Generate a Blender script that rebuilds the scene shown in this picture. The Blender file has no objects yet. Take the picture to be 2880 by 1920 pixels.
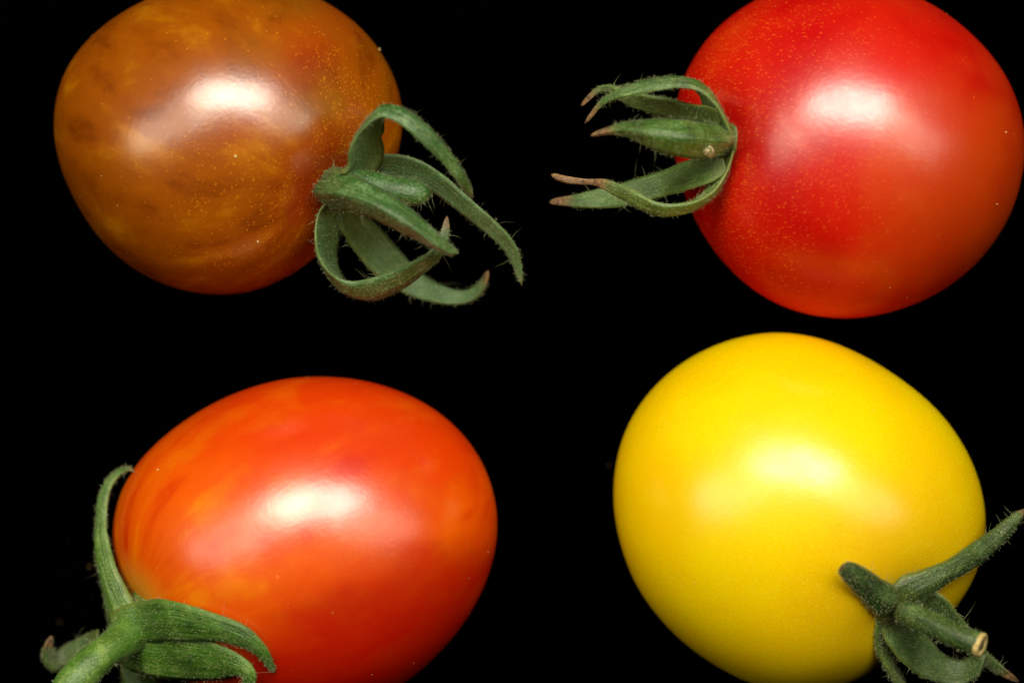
import bpy, math, random
import numpy as np
from mathutils import Vector, Matrix, noise

random.seed(7); RNG = np.random.default_rng(7)
MM = 0.001
scene = bpy.context.scene
COL = scene.collection

# ------------------------------------------------------------------ camera
Z0 = 13.0                 # height (mm) of the plane the frame is measured on
DIST = 350.0              # camera distance above that plane, mm
KPX = 2880.0 / 84.0       # picture pixels per mm on that plane
cam_d = bpy.data.cameras.new('camera'); cam = bpy.data.objects.new('camera', cam_d); COL.objects.link(cam)
cam.location = (0, 0, (Z0 + DIST) * MM)
cam_d.lens = 150.0; cam_d.sensor_width = 36.0
cam_d.clip_start = 0.01; cam_d.clip_end = 20.0
cam_d.dof.use_dof = True; cam_d.dof.focus_distance = (Z0 + DIST - 21.0) * MM; cam_d.dof.aperture_fstop = 14.0
scene.camera = cam

# ------------------------------------------------------------------ world and exposure
w = bpy.data.worlds.new('World'); scene.world = w; w.use_nodes = True
w.node_tree.nodes['Background'].inputs[0].default_value = (0, 0, 0, 1)
w.node_tree.nodes['Background'].inputs[1].default_value = 0.0
scene.view_settings.view_transform = 'Standard'; scene.view_settings.look = 'None'
scene.view_settings.exposure = 0.0; scene.view_settings.gamma = 1.0

# ------------------------------------------------------------------ lamps: an overhead softbox and two wing panels
def area(name, deg_x, deg_y, dist, sx, sy, power, col=(1, .95, .88), roll=0):
    l = bpy.data.lights.new(name, 'AREA'); l.shape = 'ELLIPSE'; l.size = sx * MM; l.size_y = sy * MM
    l.energy = power; l.color = col
    o = bpy.data.objects.new(name, l); COL.objects.link(o)
    v = Vector((math.tan(math.radians(deg_x)), math.tan(math.radians(deg_y)), 1)).normalized()
    o.location = v * dist * MM + Vector((0, 0, Z0 * MM))
    y = v.cross(Vector((1, 0, 0))).normalized(); x = y.cross(v)          # local X stays level with the picture
    o.rotation_euler = (Matrix((x, y, v)).transposed() @ Matrix.Rotation(math.radians(roll), 3, 'Z')).to_euler()
    return o
area('softbox_lamp', 2, 28, 520, 500, 200, 2.95, (1, .92, .78))
area('wing_lamp', -34, 12, 520, 620, 220, .98, (1, .89, .70), 22)
area('wing_lamp', 33, 14, 520, 540, 190, .68, (1, .89, .70), -14)

# ------------------------------------------------------------------ helpers
def at(px, py, z):
    """photograph pixel + height (mm) -> world point in mm"""
    f = (Z0 + DIST - z) / DIST
    return np.array([(px - 1440.0) / KPX * f, -(py - 960.0) / KPX * f, z])
def lin(r, g, b, a=1):
    f = lambda c: (c / 255 / 12.92) if c / 255 <= .04045 else ((c / 255 + .055) / 1.055) ** 2.4
    return (f(r), f(g), f(b), a)
def sstep(a, b, x):
    t = np.clip((x - a) / (b - a), 0, 1); return t * t * (3 - 2 * t)
def unit(v): return v / (np.linalg.norm(v, axis=-1, keepdims=True) + 1e-12)

def link(name, me, mat, parent=None):
    o = bpy.data.objects.new(name, me); COL.objects.link(o)
    if mat: me.materials.append(mat)
    if parent: o.parent = parent
    return o
def mesh(name, V, F, attrs=None, smooth=True):
    me = bpy.data.meshes.new(name)
    me.from_pydata([tuple(v) for v in (np.asarray(V) * MM)], [], F)
    if smooth: me.polygons.foreach_set('use_smooth', [True] * len(me.polygons))
    for k, a in (attrs or {}).items():
        at_ = me.attributes.new(k, 'FLOAT', 'POINT'); at_.data.foreach_set('value', np.asarray(a, dtype=np.float32))
    me.update(); return me

class NT:
    """small node-tree writer"""
    def __init__(s, name):
        s.m = bpy.data.materials.new(name); s.m.use_nodes = True; s.t = s.m.node_tree
        s.b = s.t.nodes['Principled BSDF']
    def set(s, sock, v):
        if isinstance(v, bpy.types.NodeSocket): s.t.links.new(v, sock)
        elif v is not None: sock.default_value = v
    def n(s, typ, ins=None, **kw):
        nd = s.t.nodes.new(typ)
        for k, v in kw.items(): setattr(nd, k, v)
        for k, v in (ins or {}).items(): s.set(nd.inputs[k], v)
        return nd
    def math(s, op, a, b=None, c=None):
        nd = s.n('ShaderNodeMath', operation=op)
        for i, v in enumerate((a, b, c)):
            if v is not None: s.set(nd.inputs[i], v)
        return nd.outputs[0]
    def vm(s, op, a, b=None):
        nd = s.n('ShaderNodeVectorMath', operation=op); s.set(nd.inputs[0], a)
        if b is not None: s.set(nd.inputs[3 if op == 'SCALE' else 1], b)
        return nd.outputs[1] if op in ('LENGTH', 'DOT_PRODUCT') else nd.outputs[0]
    def ramp(s, f, stops, interp='EASE'):
        nd = s.n('ShaderNodeValToRGB', {0: f}); r = nd.color_ramp; r.interpolation = interp
        while len(r.elements) < len(stops): r.elements.new(.5)
        for e, (p, c) in zip(r.elements, stops):
            e.position = p; e.color = c if isinstance(c, tuple) else (c, c, c, 1)
        return nd.outputs[0]
    def mr(s, f, a, b, c=0., d=1., smooth=True):
        nd = s.n('ShaderNodeMapRange', {0: f, 1: a, 2: b, 3: c, 4: d}, interpolation_type='SMOOTHSTEP' if smooth else 'LINEAR')
        return nd.outputs[0]
    def mix(s, f, a, b, mode='MIX'):
        nd = s.n('ShaderNodeMix', data_type='RGBA', blend_type=mode)
        s.set(nd.inputs[0], f); s.set(nd.inputs[6], a); s.set(nd.inputs[7], b); return nd.outputs[2]
    def noise(s, vec, scale, detail=3, rough=.55, dist=0.):
        return s.n('ShaderNodeTexNoise', {'Vector': vec, 'Scale': scale, 'Detail': detail, 'Roughness': rough, 'Distortion': dist}).outputs[0]
    def attr(s, name): return s.n('ShaderNodeAttribute', attribute_name=name).outputs['Fac']

# ------------------------------------------------------------------ the black surface
m = NT('black_cloth')
m.b.inputs['Base Color'].default_value = (0.00015, 0.00015, 0.00016, 1); m.b.inputs['Roughness'].default_value = 1
m.b.inputs['Specular IOR Level'].default_value = 0
g = link('backdrop', mesh('backdrop', [(-900, -900, 0), (900, -900, 0), (900, 900, 0), (-900, 900, 0)], [(0, 1, 2, 3)], smooth=False), m.m)
g['kind'] = 'structure'

# ------------------------------------------------------------------ fruit bodies
class Body:
    def __init__(s, centre, outline, rz, pole, dimple, seed, nudge=0):
        s.rz = rz; s.cz = rz - .05
        s.c = at(*centre, s.cz); P = np.array([at(x, y, s.cz) for x, y in outline]) - s.c
        th = np.arctan2(P[:, 1], P[:, 0]); r = np.hypot(P[:, 0], P[:, 1]); s.K = 6
        A = s.basis(th); reg = np.diag([0.0] + [0.02 * (k ** 3) for k in range(1, s.K + 1) for _ in (0, 1)])
        s.co = np.linalg.solve(A.T @ A + reg, A.T @ r)
        B = np.stack([np.cos(th) ** 2, np.cos(th) * np.sin(th), np.sin(th) ** 2], 1)
        s.el = np.linalg.lstsq(B, 1 / r ** 2, rcond=None)[0]
        a = np.array(pole, float); s.axis = a / np.linalg.norm(a)
        s.dim = dimple; s.seed = seed
        Z = Vector(s.axis); s.M = Z.to_track_quat('Z', 'Y').to_matrix(); s.R = np.array(s.M)
        s.pole = s.point(s.axis[None])[0]
    def basis(s, th):
        return np.stack([np.ones_like(th)] + [f(k * th) for k in range(1, s.K + 1) for f in (np.cos, np.sin)], 1)
    def rad(s, th, rho):
        r = s.basis(th) @ s.co
        e = 1 / np.sqrt(s.el[0] * np.cos(th) ** 2 + s.el[1] * np.cos(th) * np.sin(th) + s.el[2] * np.sin(th) ** 2)
        k = sstep(.25, .95, rho); return e * (1 - k) + r * k
    def point(s, d, dimple=True):
        d = np.asarray(d, float); rho = np.hypot(d[:, 0], d[:, 1]); th = np.arctan2(d[:, 1], d[:, 0]); R = s.rad(th, rho)
        p = np.stack([d[:, 0] * R, d[:, 1] * R, d[:, 2] * s.rz], 1)
        ang = np.arccos(np.clip(d @ s.axis, -1, 1)); dep, sig = s.dim
        if dimple: p = p - s.axis * (dep * np.exp(-(ang / sig) ** 2))[:, None]
        return s.c + p
    def top(s, x, y):
        """height of the skin above plan point x,y (mm)"""
        dx, dy = x - s.c[0], y - s.c[1]; R = s.rad(np.array([math.atan2(dy, dx)]), np.array([.8]))[0]
        rho = min(math.hypot(dx, dy) / R, 1); return s.cz + s.rz * math.sqrt(1 - rho * rho)
    def build(s, mat, parent):
        nl, na = 110, 200; V = [(0, 0, 1)]
        for i in range(1, nl):
            ph = math.pi * i / nl
            for j in range(na):
                l = 2 * math.pi * j / na; V.append((math.sin(ph) * math.cos(l), math.sin(ph) * math.sin(l), math.cos(ph)))
        V.append((0, 0, -1)); L = np.array(V); d = L @ s.R.T
        P = s.point(d)
        n1 = np.array([noise.noise(Vector(v) * 1.3 + Vector((s.seed * 7.1, 3, 1))) for v in d])
        n2 = np.array([noise.noise(Vector(v) * 3.1 + Vector((s.seed * 3.7, 9, 4))) for v in d])
        q = (P - s.c) * (1 + .006 * n1 + .0025 * n2)[:, None]
        q = q @ s.R                                    # local frame: +Z is the stem axis
        F = [(0, 1 + j, 1 + (j + 1) % na) for j in range(na)]
        for i in range(nl - 2):
            for j in range(na):
                a, b = 1 + i * na + j, 1 + i * na + (j + 1) % na; F.append((a, a + na, b + na, b))
        e = 1 + (nl - 2) * na; last = len(V) - 1
        F += [(e + j, last, e + (j + 1) % na) for j in range(na)]
        o = link('fruit', mesh('fruit', q, F), mat, parent)
        o.matrix_basis = Matrix.Translation(Vector(s.c * MM)) @ s.M.to_4x4()
        return o

# ------------------------------------------------------------------ sepals, stems, hairs
def catmull(P, n):
    P = np.asarray(P, float); k = len(P)
    seg = np.linalg.norm(np.diff(P[:, :3], axis=0), axis=1) ** .7; T = np.r_[0, np.cumsum(seg)]; T /= T[-1]
    E = np.vstack([2 * P[0] - P[1], P, 2 * P[-1] - P[-2]]); TE = np.r_[-T[1], T, 2 - T[-2]]
    out = []
    for t in np.linspace(0, 1, n):
        i = min(max(np.searchsorted(T, t, side='right') - 1, 0), k - 2)
        t0, t1, t2, t3 = TE[i:i + 4]; p0, p1, p2, p3 = E[i:i + 4]
        A1 = (t1 - t) / (t1 - t0) * p0 + (t - t0) / (t1 - t0) * p1; A2 = (t2 - t) / (t2 - t1) * p1 + (t - t1) / (t2 - t1) * p2
        A3 = (t3 - t) / (t3 - t2) * p2 + (t - t2) / (t3 - t2) * p3
        B1 = (t2 - t) / (t2 - t0) * A1 + (t - t0) / (t2 - t0) * A2; B2 = (t3 - t) / (t3 - t1) * A2 + (t - t1) / (t3 - t1) * A3
        out.append((t2 - t) / (t2 - t1) * B1 + (t - t1) / (t2 - t1) * B2)
    return np.array(out)

def hair_mesh(root, dirs, length, rad, bend):
    n = len(root); d = unit(dirs); ref = np.where(np.abs(d[:, 2:3]) < .8, [[0, 0, 1.]], [[1., 0, 0]])
    u = unit(np.cross(d, ref)); v = np.cross(d, u); L = length[:, None]
    V = []; 
    for q, rr in ((0, 1), (.5, .75)):
        c = root + d * L * q + bend * L * q * q
        for k in range(3):
            a = 2.094 * k; V.append(c + (u * math.cos(a) + v * math.sin(a)) * (rad * rr)[:, None])
    V.append(root + d * L + bend * L)
    V = np.stack(V, 1).reshape(-1, 3); F = []
    base = [(0, 1, 4, 3), (1, 2, 5, 4), (2, 0, 3, 5), (3, 4, 6), (4, 5, 6), (5, 3, 6)]
    for i in range(n): F += [tuple(7 * i + x for x in f) for f in base]
    return V, F

def add_hairs(parent, pts, nrm, mat, n_short, n_long, edge_mask=None, long_len=(.5, 1.5), short_len=(.10, .24)):
    i = RNG.integers(0, len(pts), n_short)
    r1 = pts[i] + RNG.normal(0, .06, (n_short, 3)); d1 = nrm[i] + RNG.normal(0, .35, (n_short, 3))
    l1 = RNG.uniform(*short_len, n_short); w1 = RNG.uniform(.010, .018, n_short)
    cand = np.where(edge_mask)[0] if edge_mask is not None else np.arange(len(pts))
    j = RNG.choice(cand, n_long); r2 = pts[j]; d2 = nrm[j] + RNG.normal(0, .45, (n_long, 3))
    l2 = RNG.uniform(*long_len, n_long) * RNG.uniform(.5, 1, n_long); w2 = RNG.uniform(.008, .014, n_long)
    V, F = hair_mesh(np.vstack([r1, r2]), np.vstack([d1, d2]), np.r_[l1, l2], np.r_[w1, w2],
                     np.vstack([RNG.normal(0, .15, (n_short, 3)), RNG.normal(0, .5, (n_long, 3))]))
    o = link('hair', mesh('hair', V, F, smooth=True), mat, parent); o['kind'] = 'stuff'; return o

def sepal(parent, zoom, pts, nrms, dry=2.0, thick=.55, cup=.12, keel=.25, kw=.28, mats=None, hairs=(900, 16), yellow=0., seed=0):
    """pts: (x, y, height, seen width) in the pixels of a close-up; height may be ('s', gap) over the skin; nrms: inner-face normals along it"""
    ox, oy, sc = zoom; P = []
    for x, y, z, wd in pts:
        px, py = ox + x / sc, oy + y / sc
        if isinstance(z, tuple):
            q = at(px, py, 20); z = CUR.top(q[0], q[1]) + z[1]
        P.append(np.r_[at(px, py, z), wd / sc / KPX])
    n = 64; C = catmull(P, n); c, wd = C[:, :3], np.maximum(C[:, 3], .12)
    T = unit(np.gradient(c, axis=0)); tt = np.linspace(0, 1, n); kk = np.linspace(0, 1, len(nrms)); nn = np.array(nrms, float)
    N = np.stack([np.interp(tt, kk, nn[:, a]) for a in range(3)], 1)
    for _ in range(6): N[1:-1] = (N[:-2] + 2 * N[1:-1] + N[2:]) / 4
    N = unit(N - T * (N * T).sum(1, keepdims=True)); S = np.cross(T, N)
    t2 = unit(T[:, :2]); vis = np.abs(S[:, 0] * -t2[:, 1] + S[:, 1] * t2[:, 0]); W = np.clip(wd / np.clip(vis, .5, 1), .1, 7)
    for _ in range(3): W[1:-1] = (W[:-2] + W[1:-1] * 2 + W[2:]) / 4
    M = 11; us = np.linspace(-1, 1, M); ring = [(u, 1) for u in us] + [(u, -1) for u in us[::-1][1:-1]]
    V, along, across, edge, dr, face = [], [], [], [], [], []
    for i in range(n):
        th = thick * min(1, W[i] / 1.2) * (.75 + .25 * math.sin(math.pi * min(1, tt[i] * 1.1)))
        endk = math.sqrt(max(0, 1 - max(0, (tt[i] - .94) / .06) ** 2))
        for u, sd in ring:
            wob = 1 + .05 * noise.noise(Vector((tt[i] * 9, sd * 0 + (3 if u > 0 else 7), seed * 5.3)))
            prof = math.sqrt(max(0, 1 - u * u)) ** .8
            off = sd * th * .5 * prof + cup * W[i] * u * u
            if sd < 0: off -= keel * sstep(0, .16, tt[i]) * min(1, W[i] / 1.5) * math.exp(-(u / kw) ** 2) * (1 - tt[i] * .6)
            off += .05 * noise.noise(Vector((tt[i] * 16, u * 3, seed * 2.1))) * min(1, W[i])
            V.append(c[i] + S[i] * (u * W[i] * .5 * wob * max(endk, .06)) + N[i] * off * max(endk, .08))
            along.append(tt[i]); across.append(u); edge.append(abs(u) > .85); dr.append(sstep(dry - .05, dry + .05, tt[i])); face.append((sd + 1) / 2)
    R = len(ring); F = []
    for i in range(n - 1):
        for k in range(R):
            a, b = i * R + k, i * R + (k + 1) % R; F.append((a, b, b + R, a + R))
    F.append(tuple(range(R))[::-1]); F.append(tuple((n - 1) * R + k for k in range(R)))
    V = np.array(V)
    o = link('sepal', mesh('sepal', V, F, {'along': along, 'across': across, 'dry': dr, 'inner': face, 'yel': np.full(len(V), yellow)}), mats['sepal'], parent)
    G = V.reshape(n, R, 3); gu = np.roll(G, -1, 1) - np.roll(G, 1, 1); gv = np.gradient(G, axis=0)
    nm = unit(np.cross(gu, gv)); cen = G.mean(1, keepdims=True); nm *= np.sign(((G - cen) * nm).sum(2, keepdims=True) + 1e-9)
    sl = slice(4, n - 2); pp = G[sl].reshape(-1, 3); qn = nm[sl].reshape(-1, 3); em = np.array(edge).reshape(n, R)[sl].ravel()
    wt = np.array(dr).reshape(n, R)[sl].ravel() < .4
    add_hairs(o, pp[wt], qn[wt], mats['hair'], hairs[0], hairs[1], em[wt])
    return o

def tube(name, parent, zoom, pts, mat, round_end=True, sides=28, ridges=0, hairs=None, mats=None, seed=0, n=36):
    ox, oy, sc = zoom
    P = [np.r_[at(ox + x / sc, oy + y / sc, z), r / sc / KPX] for x, y, z, r in pts]
    C = catmull(P, n); c, r = C[:, :3], C[:, 3]; T = unit(np.gradient(c, axis=0))
    U = unit(np.cross(T, [[0.2, 0.3, 1.]])); W = np.cross(T, U); V = []; along = []
    for i in range(n):
        t = i / (n - 1); k = math.sqrt(max(0.0, 1 - max(0, (t - .78) / .22) ** 2)) if round_end else 1
        for j in range(sides):
            a = 2 * math.pi * j / sides
            rr = r[i] * max(k, .06) * (1 + .05 * noise.noise(Vector((math.cos(a) * 2, math.sin(a) * 2, t * 5 + seed))) + (.06 * max(0, math.cos(ridges * a)) ** 3 if ridges else 0))
            V.append(c[i] + (U[i] * math.cos(a) + W[i] * math.sin(a)) * rr); along.append(t)
    F = [(i * sides + j, i * sides + (j + 1) % sides, (i + 1) * sides + (j + 1) % sides, (i + 1) * sides + j) for i in range(n - 1) for j in range(sides)]
    F.append(tuple(range(sides))[::-1]); F.append(tuple((n - 1) * sides + j for j in range(sides)))
    V = np.array(V); L = len(V); z = np.zeros(L)
    o = link(name, mesh(name, V, F, {'along': along, 'across': z, 'dry': z, 'inner': z, 'yel': z}), mat, parent)
    if hairs:
        nm = unit(V - np.repeat(c, sides, 0)); add_hairs(o, V, nm, mats['hair'], hairs[0], hairs[1])
    return o, c[-1], T[-1], r[-1]

def calyx_disc(parent, body, rad, hgt, mat, lift=.0, hairs=None, mats=None):
    """the small cushion the sepals grow from, seated in the dimple"""
    nr, ns = 14, 40; V = [(0, 0, hgt)]
    for i in range(1, nr + 1):
        f = i / nr; rr = rad * math.sin(f * math.pi * .62) / math.sin(.62 * math.pi) if f < .8 else rad * (1 - .25 * (f - .8) * (f - .8) / .04)
        zz = hgt * math.cos(f * math.pi * .62) - (f ** 4) * .5
        for j in range(ns):
            a = 2 * math.pi * j / ns; q = 1 + .07 * math.cos(5 * a + body.seed) + .03 * math.sin(9 * a)
            V.append((rr * q * math.cos(a), rr * q * math.sin(a), zz))
    F = [(0, 1 + j, 1 + (j + 1) % ns) for j in range(ns)]
    F += [(1 + i * ns + j, 1 + (i + 1) * ns + j, 1 + (i + 1) * ns + (j + 1) % ns, 1 + i * ns + (j + 1) % ns) for i in range(nr - 1) for j in range(ns)]
    V = np.array(V) @ body.R.T + body.pole + body.axis * lift; z = np.zeros(len(V))
    o = link('calyx', mesh('calyx', V, F, {'along': z, 'across': z, 'dry': z, 'inner': z, 'yel': z + .35}), mat, parent)
    if hairs: add_hairs(o, V, np.tile(body.axis, (len(V), 1)) + unit(V - body.pole), mats['hair'], *hairs)
    return o

# ------------------------------------------------------------------ materials
def sepal_material(name, dark, mid, pale):
    m = NT(name); tc = m.n('ShaderNodeTexCoord').outputs['Object']; p = m.vm('SCALE', tc, 1000.0)
    ac, al = m.attr('across'), m.attr('along')
    blot = m.noise(p, .55, 4, .6); grain = m.noise(p, 5.5, 3, .6)
    stria = m.noise(m.n('ShaderNodeCombineXYZ', {0: m.math('MULTIPLY', ac, 5.0), 1: m.math('MULTIPLY', al, 2.2), 2: 0.0}).outputs[0], 1.6, 2)
    f = m.math('ADD', m.math('MULTIPLY', blot, .42), m.math('ADD', m.math('MULTIPLY', grain, .40), m.math('MULTIPLY', stria, .18)))
    c = m.ramp(f, [(.36, dark), (.5, mid), (.64, pale)])
    c = m.mix(m.mr(m.attr('inner'), .4, .6, 0, .25), c, pale)
    yl = m.math('ADD', m.math('MULTIPLY', m.mr(m.math('ABSOLUTE', ac), .72, 1., 0, .55), m.mr(al, .0, .45, 1, .15)), m.math('MULTIPLY', m.attr('yel'), .6))
    c = m.mix(yl, c, lin(132, 140, 40)); c = m.mix(m.mr(al, .0, .13, .25, 0), c, lin(120, 112, 34))
    vo = m.n('ShaderNodeTexVoronoi', {'Vector': p, 'Scale': 4.2}, feature='F1'); rnd = m.n('ShaderNodeSeparateColor', {0: vo.outputs['Color']}).outputs[0]
    dots = m.math('MULTIPLY', m.mr(vo.outputs['Distance'], .18, .34, 1, 0), m.mr(rnd, .62, .7))
    c = m.mix(m.math('MULTIPLY', dots, .55), c, lin(176, 168, 96))
    dn = m.noise(p, 3.0, 3, .7)
    c = m.mix(m.attr('dry'), c, m.ramp(dn, [(.3, lin(62, 44, 22)), (.65, lin(164, 122, 72))]))
    m.set(m.b.inputs['Base Color'], c); m.b.inputs['Roughness'].default_value = .4
    m.b.inputs['Specular IOR Level'].default_value = 1.0
    m.b.inputs['Sheen Weight'].default_value = .05; m.b.inputs['Sheen Roughness'].default_value = .4; m.b.inputs['Sheen Tint'].default_value = (.75, .95, .8, 1)
    m.b.inputs['Subsurface Weight'].default_value = .0; m.b.inputs['Subsurface Radius'].default_value = (.5, .8, .2); m.b.inputs['Subsurface Scale'].default_value = .0006
    h = m.math('ADD', m.math('MULTIPLY', m.noise(p, 7.0, 3, .6), .6), m.math('MULTIPLY', stria, .8))
    bp = m.n('ShaderNodeBump', {'Strength': .8, 'Distance': .00016, 'Height': h}); m.set(m.b.inputs['Normal'], bp.outputs[0])
    return m.m

def hair_material():
    m = NT('trichome'); m.b.inputs['Base Color'].default_value = lin(176, 186, 136); m.b.inputs['Roughness'].default_value = .45
    m.b.inputs['Subsurface Weight'].default_value = 0; m.b.inputs['Alpha'].default_value = .85
    return m.m

def skin(name, R, build, body, rough=.26, spec=.5, sss=.08, wax=.1, bump=.12, rad=(1.0, .35, .1), sscale=.0013, crough=.27):
    """build(m, p, pol, lon): p unit-size object coords (+Z stem), pol angle from stem 0..1, lon streak coords -> colour"""
    m = NT(name); tc = m.n('ShaderNodeTexCoord').outputs['Object']; p = m.vm('SCALE', tc, 1000.0 / R)
    d = m.vm('NORMALIZE', p); sp = m.n('ShaderNodeSeparateXYZ', {0: d}); z = sp.outputs[2]
    pol = m.math('DIVIDE', m.math('ARCCOSINE', z), math.pi)
    rxy = m.vm('NORMALIZE', m.n('ShaderNodeCombineXYZ', {0: sp.outputs[0], 1: sp.outputs[1], 2: 0.0}).outputs[0])
    lon = m.vm('ADD', m.vm('SCALE', rxy, 1.0), m.n('ShaderNodeCombineXYZ', {2: m.math('MULTIPLY', z, .42)}).outputs[0])
    c = build(m, p, pol, lon, d)
    m.set(m.b.inputs['Base Color'], c)
    m.set(m.b.inputs['Roughness'], m.mr(m.noise(p, 5, 3), .3, .7, rough - .03, rough + .05))
    m.b.inputs['Specular IOR Level'].default_value = .03
    m.b.inputs['Subsurface Weight'].default_value = sss; m.b.inputs['Subsurface Radius'].default_value = rad; m.b.inputs['Subsurface Scale'].default_value = sscale
    h = m.math('ADD', m.noise(p, 42, 2, .5), m.math('MULTIPLY', m.noise(p, 7, 2), 1.2))
    bp = m.n('ShaderNodeBump', {'Strength': bump, 'Distance': .00008, 'Height': h}); m.set(m.b.inputs['Normal'], bp.outputs[0])
    # waxy bloom: soft gloss over the flesh, faded towards the underside to darken the rims
    gl = m.n('ShaderNodeBsdfGlossy', {'Roughness': crough, 'Normal': bp.outputs[0], 'Color': (1, 1, 1, 1)})
    up = m.vm('DOT_PRODUCT', d, tuple(unit(np.array((0, .35, .94))) @ body.R))
    wx = m.math('MULTIPLY', m.mr(up, .2, .75, .12, 1.), m.mr(m.noise(p, 3.0, 4, .65), .3, .7, wax * .75, wax * 1.15))
    mx = m.n('ShaderNodeMixShader', {0: wx, 1: m.b.outputs[0], 2: gl.outputs[0]})
    m.t.links.new(mx.outputs[0], m.t.nodes['Material Output'].inputs[0])
    return m.m

def specks(m, p, scale, lo, hi, dens, stretch=(1, 1, 1), jitter=.25):
    """small pale flecks: dens (0..1 socket or value) is the share of cells that carry one"""
    v = m.vm('MULTIPLY', p, stretch)
    v = m.vm('ADD', v, m.vm('SCALE', m.n('ShaderNodeTexNoise', {'Vector': v, 'Scale': scale * .7, 'Detail': 1.0}).outputs[1], jitter / scale))
    vo = m.n('ShaderNodeTexVoronoi', {'Vector': v, 'Scale': scale}, feature='F1')
    sc = m.n('ShaderNodeSeparateColor', {0: vo.outputs['Color']})
    on = m.math('LESS_THAN', sc.outputs[0], dens)
    sz = m.math('MULTIPLY_ADD', sc.outputs[1], .6, .5)
    return m.math('MULTIPLY', m.math('MULTIPLY', m.mr(m.math('DIVIDE', vo.outputs['Distance'], sz), lo, hi, 1, 0), on), m.math('MULTIPLY_ADD', sc.outputs[2], .6, .4))

def axis_dot(m, d, body, v):
    """dot of the unit position with a fixed world direction, in the fruit's own frame"""
    l = unit(np.array(v, float)) @ body.R
    return m.vm('DOT_PRODUCT', d, tuple(l))

# ------------------------------------------------------------------ outlines traced in plan (photograph pixels)
OUT1 = [(424,0),(356,30),(301,69),(252,112),(219,154),(186,203),(167,252),(157,307),(156,351),(161,411),(175,483),(202,549),(235,606),(285,669),(339,724),(405,773),(471,804),(537,820),(614,826),(690,820),(767,798),(828,768),(877,730),(930,680),(1000,615),(1060,550),(1100,490),(1127,420),(1127,340),(1124,296),(1113,241),(1096,192),(1074,148),(1042,110),(998,66),(943,25),(899,0),(820,-32),(740,-52),(660,-60),(580,-52),(500,-32)]
OUT2 = [(2132,0),(2076,29),(2017,76),(1976,129),(1950,170),(1926,217),(1907,280),(1897,340),(1895,400),(1902,470),(1924,550),(1956,610),(1976,651),(2006,698),(2047,751),(2094,792),(2152,833),(2217,866),(2287,886),(2369,893),(2452,889),(2534,871),(2604,842),(2675,798),(2733,751),(2780,698),(2821,634),(2854,563),(2871,505),(2879,446),(2877,376),(2862,311),(2839,246),(2804,182),(2763,129),(2710,82),(2657,41),(2587,0),(2510,-35),(2430,-55),(2350,-60),(2270,-52),(2200,-30)]
OUT3 = [(309,1514),(317,1468),(332,1422),(355,1364),(383,1313),(424,1267),(475,1218),(538,1169),(601,1135),(682,1100),(751,1077),(825,1065),(906,1059),(986,1063),(1055,1075),(1118,1097),(1176,1126),(1233,1164),(1290,1209),(1336,1261),(1371,1324),(1391,1387),(1397,1456),(1394,1525),(1382,1594),(1359,1657),(1325,1720),(1279,1783),(1227,1841),(1176,1887),(1135,1920),(1060,1962),(960,2000),(850,2016),(740,2008),(640,1975),(550,1925),(470,1860),(410,1780),(385,1725),(366,1680),(332,1617),(314,1554)]
OUT4 = [(1726,1316),(1727,1388),(1732,1472),(1748,1531),(1778,1609),(1810,1674),(1856,1739),(1908,1794),(1960,1833),(2018,1872),(2070,1898),(2122,1920),(2190,1940),(2260,1947),(2330,1937),(2395,1915),(2460,1876),(2540,1830),(2620,1780),(2685,1716),(2721,1648),(2747,1576),(2763,1518),(2769,1453),(2763,1401),(2747,1336),(2721,1277),(2688,1219),(2643,1163),(2591,1115),(2532,1066),(2467,1020),(2402,985),(2330,959),(2252,942),(2174,936),(2096,942),(2031,962),(1966,991),(1908,1027),(1856,1069),(1810,1124),(1778,1180),(1748,1232),(1732,1290)]
b1 = Body((641, 383), OUT1, 12.7, (.69, -.35, .64), (1.2, .28), 1)
b2 = Body((2387, 416), OUT2, 13.4, (-.78, .03, .62), (.9, .26), 2)
b3 = Body((853, 1540), OUT3, 12.9, (-.86, -.36, .34), (.4, .22), 3)
b4 = Body((2247, 1441), OUT4, 13.3, (.545, -.53, .65), (1.1, .26), 4)

# skins
def col1(m, p, pol, lon, d):
    s = m.noise(m.vm('ADD', m.vm('SCALE', lon, .8), p), 1.7, 4, .55, .3); s2 = m.noise(lon, 5.0, 3, .6)
    c = m.ramp(m.math('ADD', m.math('MULTIPLY', s, .8), m.math('MULTIPLY', s2, .2)), [(.3, lin(124, 54, 0)), (.5, lin(158, 80, 1)), (.7, lin(190, 116, 3))])
    ol = m.mr(axis_dot(m, d, b1, (.62, .42, .55)), .72, .97); ol = m.math('MULTIPLY', ol, m.mr(m.noise(p, 2.2, 2), .35, .65))
    c = m.mix(m.math('MULTIPLY', ol, .45), c, lin(128, 98, 12))
    rb = m.noise(lon, 3.2, 2); rd = m.math('MULTIPLY', m.mr(m.math('ABSOLUTE', axis_dot(m, d, b1, (.72, -.62, -.12))), .0, .3, 1, 0), m.mr(axis_dot(m, d, b1, (.35, .85, .3)), .0, .8))
    c = m.mix(m.math('MULTIPLY', rd, .4), c, lin(178, 54, 4))
    c = m.mix(m.mr(pol, .04, .17, .75, 0), c, lin(176, 50, 6))
    sp = m.math('ADD', specks(m, p, 60, .08, .55, m.math('MULTIPLY', m.mr(pol, .13, .44, .95, .04), m.mr(m.noise(p, 3.2, 2), .35, .6, .25, 1.)), (1, 1, 1), .9), specks(m, p, 24, .05, .2, .10))
    return m.mix(m.math('MULTIPLY', sp, .7), c, lin(230, 146, 20))
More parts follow.
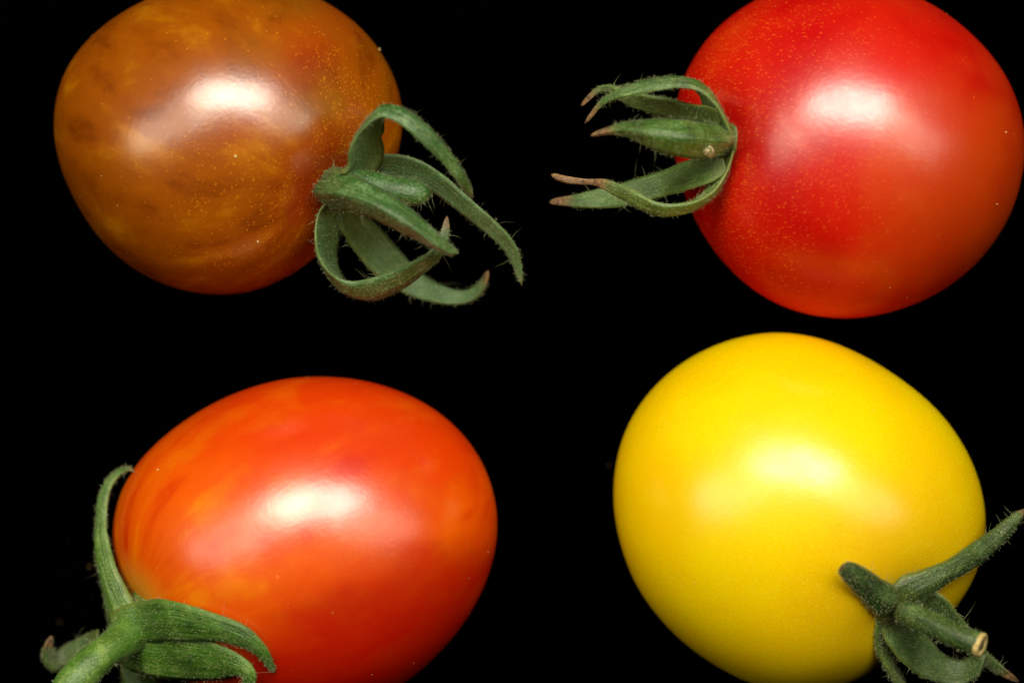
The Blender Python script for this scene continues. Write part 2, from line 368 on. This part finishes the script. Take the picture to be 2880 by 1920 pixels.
def col2(m, p, pol, lon, d):
    s = m.noise(p, 1.6, 3, .5)
    c = m.ramp(s, [(.3, lin(196, 3, 1)), (.55, lin(214, 28, 2)), (.75, lin(228, 58, 3))])
    og = m.mr(m.math('ADD', axis_dot(m, d, b2, (.78, -.35, .45)), m.math('MULTIPLY', m.math('SUBTRACT', s, .5), .7)), .45, 1.0)
    c = m.mix(m.math('MULTIPLY', og, .5), c, lin(196, 84, 4))
    sp = m.math('ADD', specks(m, p, 70, .1, .62, m.math('MULTIPLY', m.mr(pol, .16, .46, .95, .03), m.mr(m.noise(p, 3.0, 2), .35, .6, .35, 1.)), (1.2, .45, 1.2), .8), specks(m, p, 18, .04, .17, .12))
    return m.mix(m.math('MULTIPLY', sp, .58), c, lin(255, 112, 30))
def col3(m, p, pol, lon, d):
    s = m.noise(m.vm('ADD', m.vm('SCALE', lon, 1.5), m.vm('SCALE', p, .5)), 1.7, 4, .5, .3); s2 = m.noise(p, 3.4, 3)
    f = m.math('ADD', m.math('MULTIPLY', s, .65), m.math('MULTIPLY', s2, .35))
    c = m.ramp(f, [(.3, lin(216, 54, 1)), (.5, lin(238, 94, 1)), (.7, lin(252, 140, 2))])
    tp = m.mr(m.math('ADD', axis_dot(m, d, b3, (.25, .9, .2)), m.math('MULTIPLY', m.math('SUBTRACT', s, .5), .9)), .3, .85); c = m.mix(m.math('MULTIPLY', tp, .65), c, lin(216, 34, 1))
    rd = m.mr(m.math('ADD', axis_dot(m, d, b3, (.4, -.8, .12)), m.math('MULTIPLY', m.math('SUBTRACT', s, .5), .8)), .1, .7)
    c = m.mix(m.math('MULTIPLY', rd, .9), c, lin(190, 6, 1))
    c = m.mix(m.mr(pol, .04, .13, .8, 0), c, lin(250, 170, 40))
    sp = specks(m, p, 14, .05, .17, .10)
    return m.mix(m.math('MULTIPLY', sp, .5), c, lin(255, 170, 90))
def col4(m, p, pol, lon, d):
    s = m.noise(p, 1.8, 3, .5)
    c = m.ramp(s, [(.3, lin(254, 210, 0)), (.6, lin(255, 220, 0))])
    c = m.mix(m.mr(pol, .08, .34, .45, 0), c, lin(196, 150, 10))
    sp = specks(m, p, 44, .1, .5, m.mr(pol, .12, .5, .6, .05))
    return m.mix(m.math('MULTIPLY', sp, .35), c, lin(255, 226, 60))
skin1 = skin('amber_brown_skin', 14, col1, b1, sss=.05, wax=.11, crough=.27); skin2 = skin('red_skin', 14, col2, b2, rough=.34, crough=.31, wax=.125)
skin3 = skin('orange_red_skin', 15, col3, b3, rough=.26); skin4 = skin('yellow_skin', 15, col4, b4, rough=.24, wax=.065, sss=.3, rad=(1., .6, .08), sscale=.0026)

HAIR = hair_material()
g1 = {'sepal': sepal_material('sepal_green', lin(16, 46, 8), lin(50, 96, 28), lin(122, 162, 104)), 'hair': HAIR}
g2 = {'sepal': sepal_material('sepal_sage_green', lin(18, 46, 4), lin(62, 102, 22), lin(124, 160, 82)), 'hair': HAIR}
g3 = {'sepal': sepal_material('sepal_bright_green', lin(24, 60, 6), lin(72, 118, 22), lin(130, 166, 76)), 'hair': HAIR}
g4 = {'sepal': sepal_material('sepal_deep_green', lin(12, 34, 4), lin(42, 76, 14), lin(96, 126, 62)), 'hair': HAIR}

g5 = {'sepal': sepal_material('calyx_brown_green', lin(44, 40, 22), lin(70, 68, 38), lin(96, 92, 62)), 'hair': HAIR}

def tomato(label, body):
    global CUR; CUR = body
    r = bpy.data.objects.new('tomato', None); COL.objects.link(r); r.empty_display_size = .005
    r['label'] = label; r['category'] = 'tomato'; r['group'] = 'cherry tomatoes lying on black'
    r.location = (body.c[0] * MM, body.c[1] * MM, 0); bpy.context.view_layer.update(); return r
def settle(root):
    """parts were modelled in world space: keep them there under their parent"""
    bpy.context.view_layer.update(); inv = root.matrix_world.inverted()
    for ch in root.children: ch.matrix_parent_inverse = inv

# ------------------------------------------------------------------ tomato 1: amber brown, upper left
ZA = (780, 240, 2.3756)
t = tomato('dark amber brown mottled tomato with looping green sepals around a rounded stem stub', b1)
b1.build(skin1, t); calyx_disc(t, b1, 1.5, .4, g1['sepal'], lift=-.4, hairs=(500, 60), mats=g1)
tube('stem', t, ZA, [(420,690,20,110),(560,670,22,105),(720,690,23,92),(860,715,23.5,88),(1030,735,23.5,86)], g1['sepal'], mats=g1, hairs=(700, 60), seed=1)
sepal(t, ZA, [(470,610,21.5,150),(545,500,22.5,205),(560,370,24,180),(620,250,25.5,120),(725,165,26.5,92),(860,205,27,98),(990,310,26.8,102),(1110,440,26,82),(1200,560,25,66),(1260,660,24,46),(1312,748,23,22)],
      [(.75,-.1,.65),(.75,-.3,.55),(.35,-.8,-.1),(-.2,-.8,-.55),(-.5,-.55,-.65),(-.6,-.4,-.65)], mats=g1, dry=.975, hairs=(1300, 26), seed=1)
sepal(t, ZA, [(420,650,20,110),(540,600,19.7,150),(650,545,19.5,165),(780,545,19.5,190),(920,575,19.5,180),(1060,640,19.3,140),(1190,740,19,120),(1320,850,18.5,110),(1430,940,18,98),(1520,1030,17.5,92),(1580,1120,17,78),(1612,1230,16.5,50),(1635,1342,16,16)],
      [(0,-.45,.9),(-.1,-.5,.85),(-.35,-.5,.8),(-.5,-.4,.75)], mats=g1, dry=.985, hairs=(1300, 22), seed=3)
sepal(t, ZA, [(400,740,20.3,110),(350,830,19.8,160),(310,980,19.5,165),(310,1110,19,165),(360,1260,18.5,155),(450,1355,18.5,140),(560,1395,19,132),(690,1370,20,142),(830,1305,21,130),(950,1228,22,102),(1050,1145,23,76),(1110,1050,23.5,56),(1132,960,23.5,44),(1135,872,23.5,24)],
      [(.8,.1,.6),(.8,.2,.5),(.6,.75,-.1),(.1,.9,-.35),(-.4,.8,-.4),(-.8,.3,-.5)], mats=g1, dry=.955, hairs=(1400, 24), seed=4)
sepal(t, ZA, [(410,740,19.6,110),(450,860,18.5,160),(520,960,17,210),(620,1075,15.5,235),(730,1190,14.5,230),(850,1290,13.5,195),(980,1365,13,150),(1100,1408,12.5,122),(1220,1425,12.5,92),(1310,1400,12.8,74),(1370,1340,13.5,50),(1400,1275,14,34),(1411,1236,14.3,20)],
      [(.2,.2,.95),(.25,.25,.95),(.1,.3,.95),(-.2,.6,.8),(-.6,.5,.6)], mats=g1, dry=.935, hairs=(1300, 22), seed=5)
sepal(t, ZA, [(285,700,19.5,275),(345,700,22,285),(460,715,24.5,235),(600,765,26,205),(730,830,27,192),(860,910,27.3,165),(980,990,27,132),(1080,1065,26.3,94),(1150,1105,25.5,72),(1212,1118,25,50)],
      [(.92,.1,-.38),(.75,.1,-.65),(.35,0,-.95),(.2,0,-1),(.25,0,-1),(.3,.1,-.95)], mats=g1, thick=.7, cup=.2, keel=1.15, kw=.5, hairs=(1500, 18), seed=6)
settle(t)

# ------------------------------------------------------------------ tomato 2: red, upper right
ZB = (1500, 180, 3.267)
t = tomato('bright red speckled tomato with brown-tipped green sepals pointing sideways away from it', b2)
b2.build(skin2, t); calyx_disc(t, b2, 1.5, .3, g2['sepal'], hairs=(400, 10), mats=g2)
sepal(t, ZB, [(1730,560,23.2,240),(1600,480,22.3,175),(1450,435,21.2,140),(1250,385,20,150),(1050,345,19.5,140),(900,305,19,112),(790,262,18.8,78),(700,222,18.5,58),(600,232,18.3,48),(520,300,18.2,46),(440,388,18,34)],
      [(-.2,-.65,.7),(-.2,-.75,.6),(-.2,-.8,.5),(-.5,-.5,.6)], mats=g2, dry=.88, hairs=(900, 14), seed=11)
sepal(t, ZB, [(1770,930,22.6,130),(1650,978,22.2,225),(1520,1015,21.2,255),(1400,1050,20,265),(1200,1112,18.5,235),(1000,1162,18,225),(800,1215,17.5,212),(600,1243,17,180),(420,1260,16.8,125),(280,1262,16.5,82),(200,1266,16.4,62),(146,1272,16.3,46)],
      [(-.1,.3,.95),(-.1,.35,.93),(-.2,.3,.93),(-.3,.2,.93)], mats=g2, dry=.87, hairs=(1000, 14), seed=12)
sepal(t, ZB, [(1760,640,22,280),(1720,500,23,210),(1640,340,23.8,150),(1520,215,24.3,112),(1350,165,24.6,104),(1200,168,24.8,112),(1000,205,24.6,112),(850,245,24.3,88),(720,295,24,56),(640,338,23.8,44),(590,390,23.6,42),(530,470,23.4,42),(472,548,23.2,30)],
      [(-.85,-.3,.4),(-.7,-.6,.2),(-.3,-.9,-.25),(0,-.85,-.5),(.1,-.8,-.6),(-.4,-.6,-.6)], mats=g2, dry=.87, hairs=(1100, 16), seed=13)
sepal(t, ZB, [(1770,860,21.5,260),(1735,1020,22,170),(1640,1180,22.5,125),(1490,1285,23,118),(1330,1338,23.2,124),(1200,1350,23.3,134),(1050,1312,23,142),(900,1240,22.5,130),(760,1168,22,100),(650,1112,21.6,70),(560,1092,21.3,42),(430,1085,21,52),(300,1070,20.8,62),(200,1035,20.8,60),(162,1012,20.8,44)],
      [(-.85,.35,.35),(-.6,.75,.2),(-.2,.92,-.2),(.1,.85,-.5),(-.1,.8,-.55),(-.1,.5,-.8)], mats=g2, dry=.7, hairs=(1100, 16), seed=14, yellow=.2)
sepal(t, ZB, [(1815,710,21.5,270),(1760,705,23.5,300),(1680,700,25,320),(1540,695,26,345),(1400,685,27,345),(1250,665,27.3,320),(1100,640,27.3,275),(950,612,26.8,200),(830,600,26.3,132),(730,610,26,92),(640,628,25.8,62),(524,662,25.5,44)],
      [(-.88,0,-.47),(-.6,0,-.8),(-.2,0,-1),(0,.1,-1),(0,.1,-1),(-.2,.1,-.95)], mats=g2, thick=.6, cup=.2, keel=.8, kw=.5, dry=.86, hairs=(1300, 14), seed=15)
m = NT('cream_highlight'); pn = m.noise(m.vm('SCALE', m.n('ShaderNodeTexCoord').outputs['Object'], 1000.), 3.2, 4, .65)  # cream highlight painted onto the middle sepal as a thin raised patch
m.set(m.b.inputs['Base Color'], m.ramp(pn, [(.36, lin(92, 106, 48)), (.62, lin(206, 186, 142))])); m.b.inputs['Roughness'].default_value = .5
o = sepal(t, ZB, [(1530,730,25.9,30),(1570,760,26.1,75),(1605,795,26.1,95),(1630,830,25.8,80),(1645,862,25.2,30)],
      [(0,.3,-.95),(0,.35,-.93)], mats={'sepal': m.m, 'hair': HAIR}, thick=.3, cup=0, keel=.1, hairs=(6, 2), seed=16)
o.name = 'highlight_patch'
settle(t)

# ------------------------------------------------------------------ tomato 3: orange red, lower left
ZC = (100, 1260, 2.3764)
t = tomato('orange-red oval tomato with a broad bright green calyx and thick stem', b3)
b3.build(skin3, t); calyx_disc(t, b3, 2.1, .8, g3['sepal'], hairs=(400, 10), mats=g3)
sepal(t, ZC, [(420,1290,14,120),(330,1330,13,125),(250,1365,12.5,118),(180,1402,12.3,108),(118,1430,12.8,92),(78,1385,13.8,62),(80,1315,14.3,46),(106,1250,14.5,22)],
      [(-.1,.6,.8),(-.1,.6,.8),(.3,.5,.8),(.8,.1,.5)], mats=g4, dry=.86, hairs=(1500, 14), seed=21)
sepal(t, ZC, [(640,1400,('s',.4),180),(690,1530,('s',.5),260),(720,1650,('s',.6),290),(720,1780,('s',.6),240),(700,1900,('s',.6),120),(680,2000,('s',.5),40)],
      [(0,.4,-.9),(-.1,.1,-1),(0,-.1,-1)], mats=g3, hairs=(600, 6), seed=22)
sepal(t, ZC, [(600,1230,17.5,240),(540,1080,17.5,225),(495,940,17,170),(455,800,16.5,132),(432,650,15.8,100),(430,500,15.3,78),(442,380,15,70),(472,265,14.8,60),(522,190,14.8,46),(580,146,15,32),(630,136,15.3,22),(668,162,15.5,16)],
      [(.5,.2,-.8),(.7,.1,-.6),(.85,-.1,-.35),(.8,-.4,-.3),(.1,-.9,-.3)], mats=g3, dry=.965, hairs=(1300, 14), seed=23, yellow=.1)
sepal(t, ZC, [(560,1320,15.6,220),(630,1348,16.6,290),(720,1366,17.8,330),(870,1382,('s',.8),340),(1050,1402,('s',.8),310),(1200,1420,('s',.9),255),(1320,1442,('s',1.2),165),(1408,1485,('s',1.4),112),(1432,1540,('s',1.8),88),(1390,1610,('s',2.0),68),(1340,1670,('s',1.8),40)],
      [(.6,.2,-.8),(.45,.4,-.8),(.3,.45,-.85),(.2,.5,-.85),(.1,.6,-.8)], mats=g3, cup=.03, keel=.12, thick=.4, hairs=(1300, 14), seed=24)
sepal(t, ZC, [(520,1200,17.8,200),(600,1170,18.6,230),(700,1166,19.0,290),(850,1150,('s',1.3),280),(1000,1166,('s',1.2),260),(1150,1188,('s',1.2),192),(1300,1228,('s',1.1),170),(1400,1270,('s',1.0),142),(1480,1330,('s',.9),104),(1540,1402,('s',.8),74),(1572,1460,('s',.6),54),(1598,1500,('s',.4),32)],
      [(.6,.2,-.8),(.45,.4,-.8),(.3,.45,-.85),(.15,.45,-.9),(.1,.4,-.9)], mats=g3, cup=.04, keel=.14, thick=.4, hairs=(1300, 14), seed=25)
tube('stem', t, ZC, [(640,1230,17.6,150),(560,1290,19.3,116),(450,1370,21,108),(350,1460,22,116),(250,1580,22.5,124),(170,1720,22.5,124)], g3['sepal'], round_end=False, mats=g3, hairs=(900, 20), seed=3, ridges=0)
settle(t)

# ------------------------------------------------------------------ tomato 4: yellow, lower right
ZD = (2300, 1380, 2.903)
t = tomato('smooth yellow tomato with a star of dark green sepals and a cut stem', b4)
b4.build(skin4, t); calyx_disc(t, b4, 2.1, .5, g5['sepal'], lift=-.1, hairs=(400, 30), mats=g4)
sepal(t, ZD, [(610,990,20.6,240),(650,1120,20,290),(710,1220,19.5,300),(800,1320,18.5,300),(920,1415,17.8,255),(1050,1478,17.3,205),(1180,1492,17.3,185),(1285,1440,17.8,140),(1345,1365,18.5,70),(1380,1310,19,24)],
      [(.1,.4,.9),(.1,.4,.9),(-.1,.6,.8),(-.5,.6,.6)], mats=g4, hairs=(1200, 22), seed=31)
sepal(t, ZD, [(820,880,21,200),(930,905,20.8,215),(1020,970,20.3,170),(1120,1060,19.8,125),(1220,1170,19.3,104),(1320,1295,18.8,94),(1400,1388,18.3,84),(1480,1450,18,72),(1560,1503,17.8,58),(1642,1556,17.6,28)],
      [(-.3,-.4,.85),(-.3,-.5,.8),(-.4,-.5,.75)], mats=g4, dry=.86, hairs=(1000, 14), seed=32)
sepal(t, ZD, [(600,950,21.3,220),(540,1050,21,165),(508,1180,20.2,118),(515,1290,19.5,102),(558,1380,19,98),(608,1460,18.5,90),(652,1540,18,78),(692,1620,17.5,54),(720,1690,17,20)],
      [(.6,.2,.75),(.6,.25,.7),(.6,.5,.5)], mats=g4, hairs=(900, 12), seed=33, yellow=.25)
sepal(t, ZD, [(700,915,('s',0),280),(760,850,('s',.4),320),(860,785,('s',.7),250),(1000,702,('s',.9),192),(1150,620,('s',1.2),182),(1300,520,20,188),(1430,418,19,166),(1540,312,18.3,130),(1630,215,17.8,88),(1705,145,17.5,36)],
      [(-.4,.35,-.85),(-.4,.35,-.85),(-.2,.3,-.95),(.1,.2,-.95)], mats=g4, cup=.1, dry=.955, hairs=(1200, 12), seed=34, yellow=.1)
sepal(t, ZD, [(610,950,('s',.1),280),(550,895,('s',.5),262),(440,805,('s',.9),228),(340,722,('s',1.4),195),(265,662,('s',1.9),160),(222,632,('s',2.2),122),(192,608,('s',2.5),50)],
      [(-.35,.35,-.85),(-.3,.3,-.9),(-.2,.2,-.95)], mats=g4, cup=.12, dry=.965, hairs=(1000, 12), seed=35)
st, e, T, r = tube('stem', t, ZD, [(700,975,22.2,100),(790,1020,23.2,94),(900,1070,24.2,94),(1040,1140,25.3,93),(1180,1200,26.3,91),(1330,1258,27.1,92)], g4['sepal'], round_end=False, mats=g4, hairs=(700, 10), seed=4, ridges=5)
# pale ring and pith on the cut end
m = NT('cut_stem'); tc = m.n('ShaderNodeTexCoord').outputs['Object']; pn = m.noise(m.vm('SCALE', tc, 1000.), 2.5, 3, .6)
m.set(m.b.inputs['Base Color'], m.ramp(pn, [(.25, lin(176, 150, 84)), (.7, lin(226, 206, 136))])); m.b.inputs['Roughness'].default_value = .6
ax = Vector(T); Q = np.array(ax.to_track_quat('Z', 'Y').to_matrix()); V = []; rings = [(.98, -.3), (1.06, -.12), (1.08, .04), (1.0, .16), (.86, .17), (.7, .05), (.4, .0), (.02, .03)]
for k, (rr, zz) in enumerate(rings):
    for j in range(36):
        a = j / 36 * 6.2832; q = rr * r * (1 + .03 * math.sin(3 * a + 1)); V.append(Q @ np.array([q * math.cos(a), q * math.sin(a), zz + .05 * math.sin(a)]) + e)
F = [(i * 36 + j, i * 36 + (j + 1) % 36, (i + 1) * 36 + (j + 1) % 36, (i + 1) * 36 + j) for i in range(len(rings) - 1) for j in range(36)]
F.append(tuple((len(rings) - 1) * 36 + j for j in range(36)))
link('cut_end', mesh('cut_end', V, F), m.m, st)
settle(t)

# ------------------------------------------------------------------ dust: pale crumbs on the skins and on the cloth
m = NT('dust_grain'); m.b.inputs['Base Color'].default_value = lin(226, 196, 130); m.b.inputs['Roughness'].default_value = .7
V, F = [], []
def crumb(c, r):
    b = len(V)
    for q in ((1, 0, 0), (-1, 0, 0), (0, 1, 0), (0, -1, 0), (0, 0, 1), (0, 0, -1)):
        V.append(np.array(c) + np.array(q) * r * RNG.uniform(.5, 1.2))
    F.extend([(b + i, b + j, b + k) for i, j, k in ((0, 2, 4), (2, 1, 4), (1, 3, 4), (3, 0, 4), (2, 0, 5), (1, 2, 5), (3, 1, 5), (0, 3, 5))])
for bd, px, py, r in ((b1, 663, 440, .16), (b1, 1066, 139, .16), (b1, 726, 680, .13), (b1, 285, 496, .09), (b1, 330, 578, .08), (b3, 445, 1321, .13), (b3, 1262, 1228, .09), (b2, 2830, 372, .10), (b2, 2806, 575, .10), (b4, 2630, 1156, .06)):
    q = at(px, py, 22); z = bd.top(q[0], q[1]); q = at(px, py, z); crumb((q[0], q[1], bd.top(q[0], q[1]) + r * .5), r)
for bd in (b1, b2, b3, b4):
    for _ in range(26):
        d = unit(RNG.normal(0, 1, 3) * [1, 1, .5] + [0, 0, .4]); crumb(bd.point(d[None])[0] + d * .02, RNG.uniform(.02, .045))
for _ in range(24):
    x, y = RNG.uniform(120, 360), RNG.uniform(1500, 1800); q = at(x, y, .1); crumb((q[0], q[1], .05), RNG.uniform(.012, .025))
for px, py, r in ((252, 1593, .07), (168, 1747, .06), (1712, 1306, .05), (314, 1395, .04)):
    q = at(px, py, .1); crumb((q[0], q[1], .08), r)
o = link('dust', mesh('dust', V, F, smooth=False), m.m); o['kind'] = 'stuff'; o['category'] = 'dust'; o['label'] = 'tiny pale dust crumbs scattered over the tomatoes and the black surface'
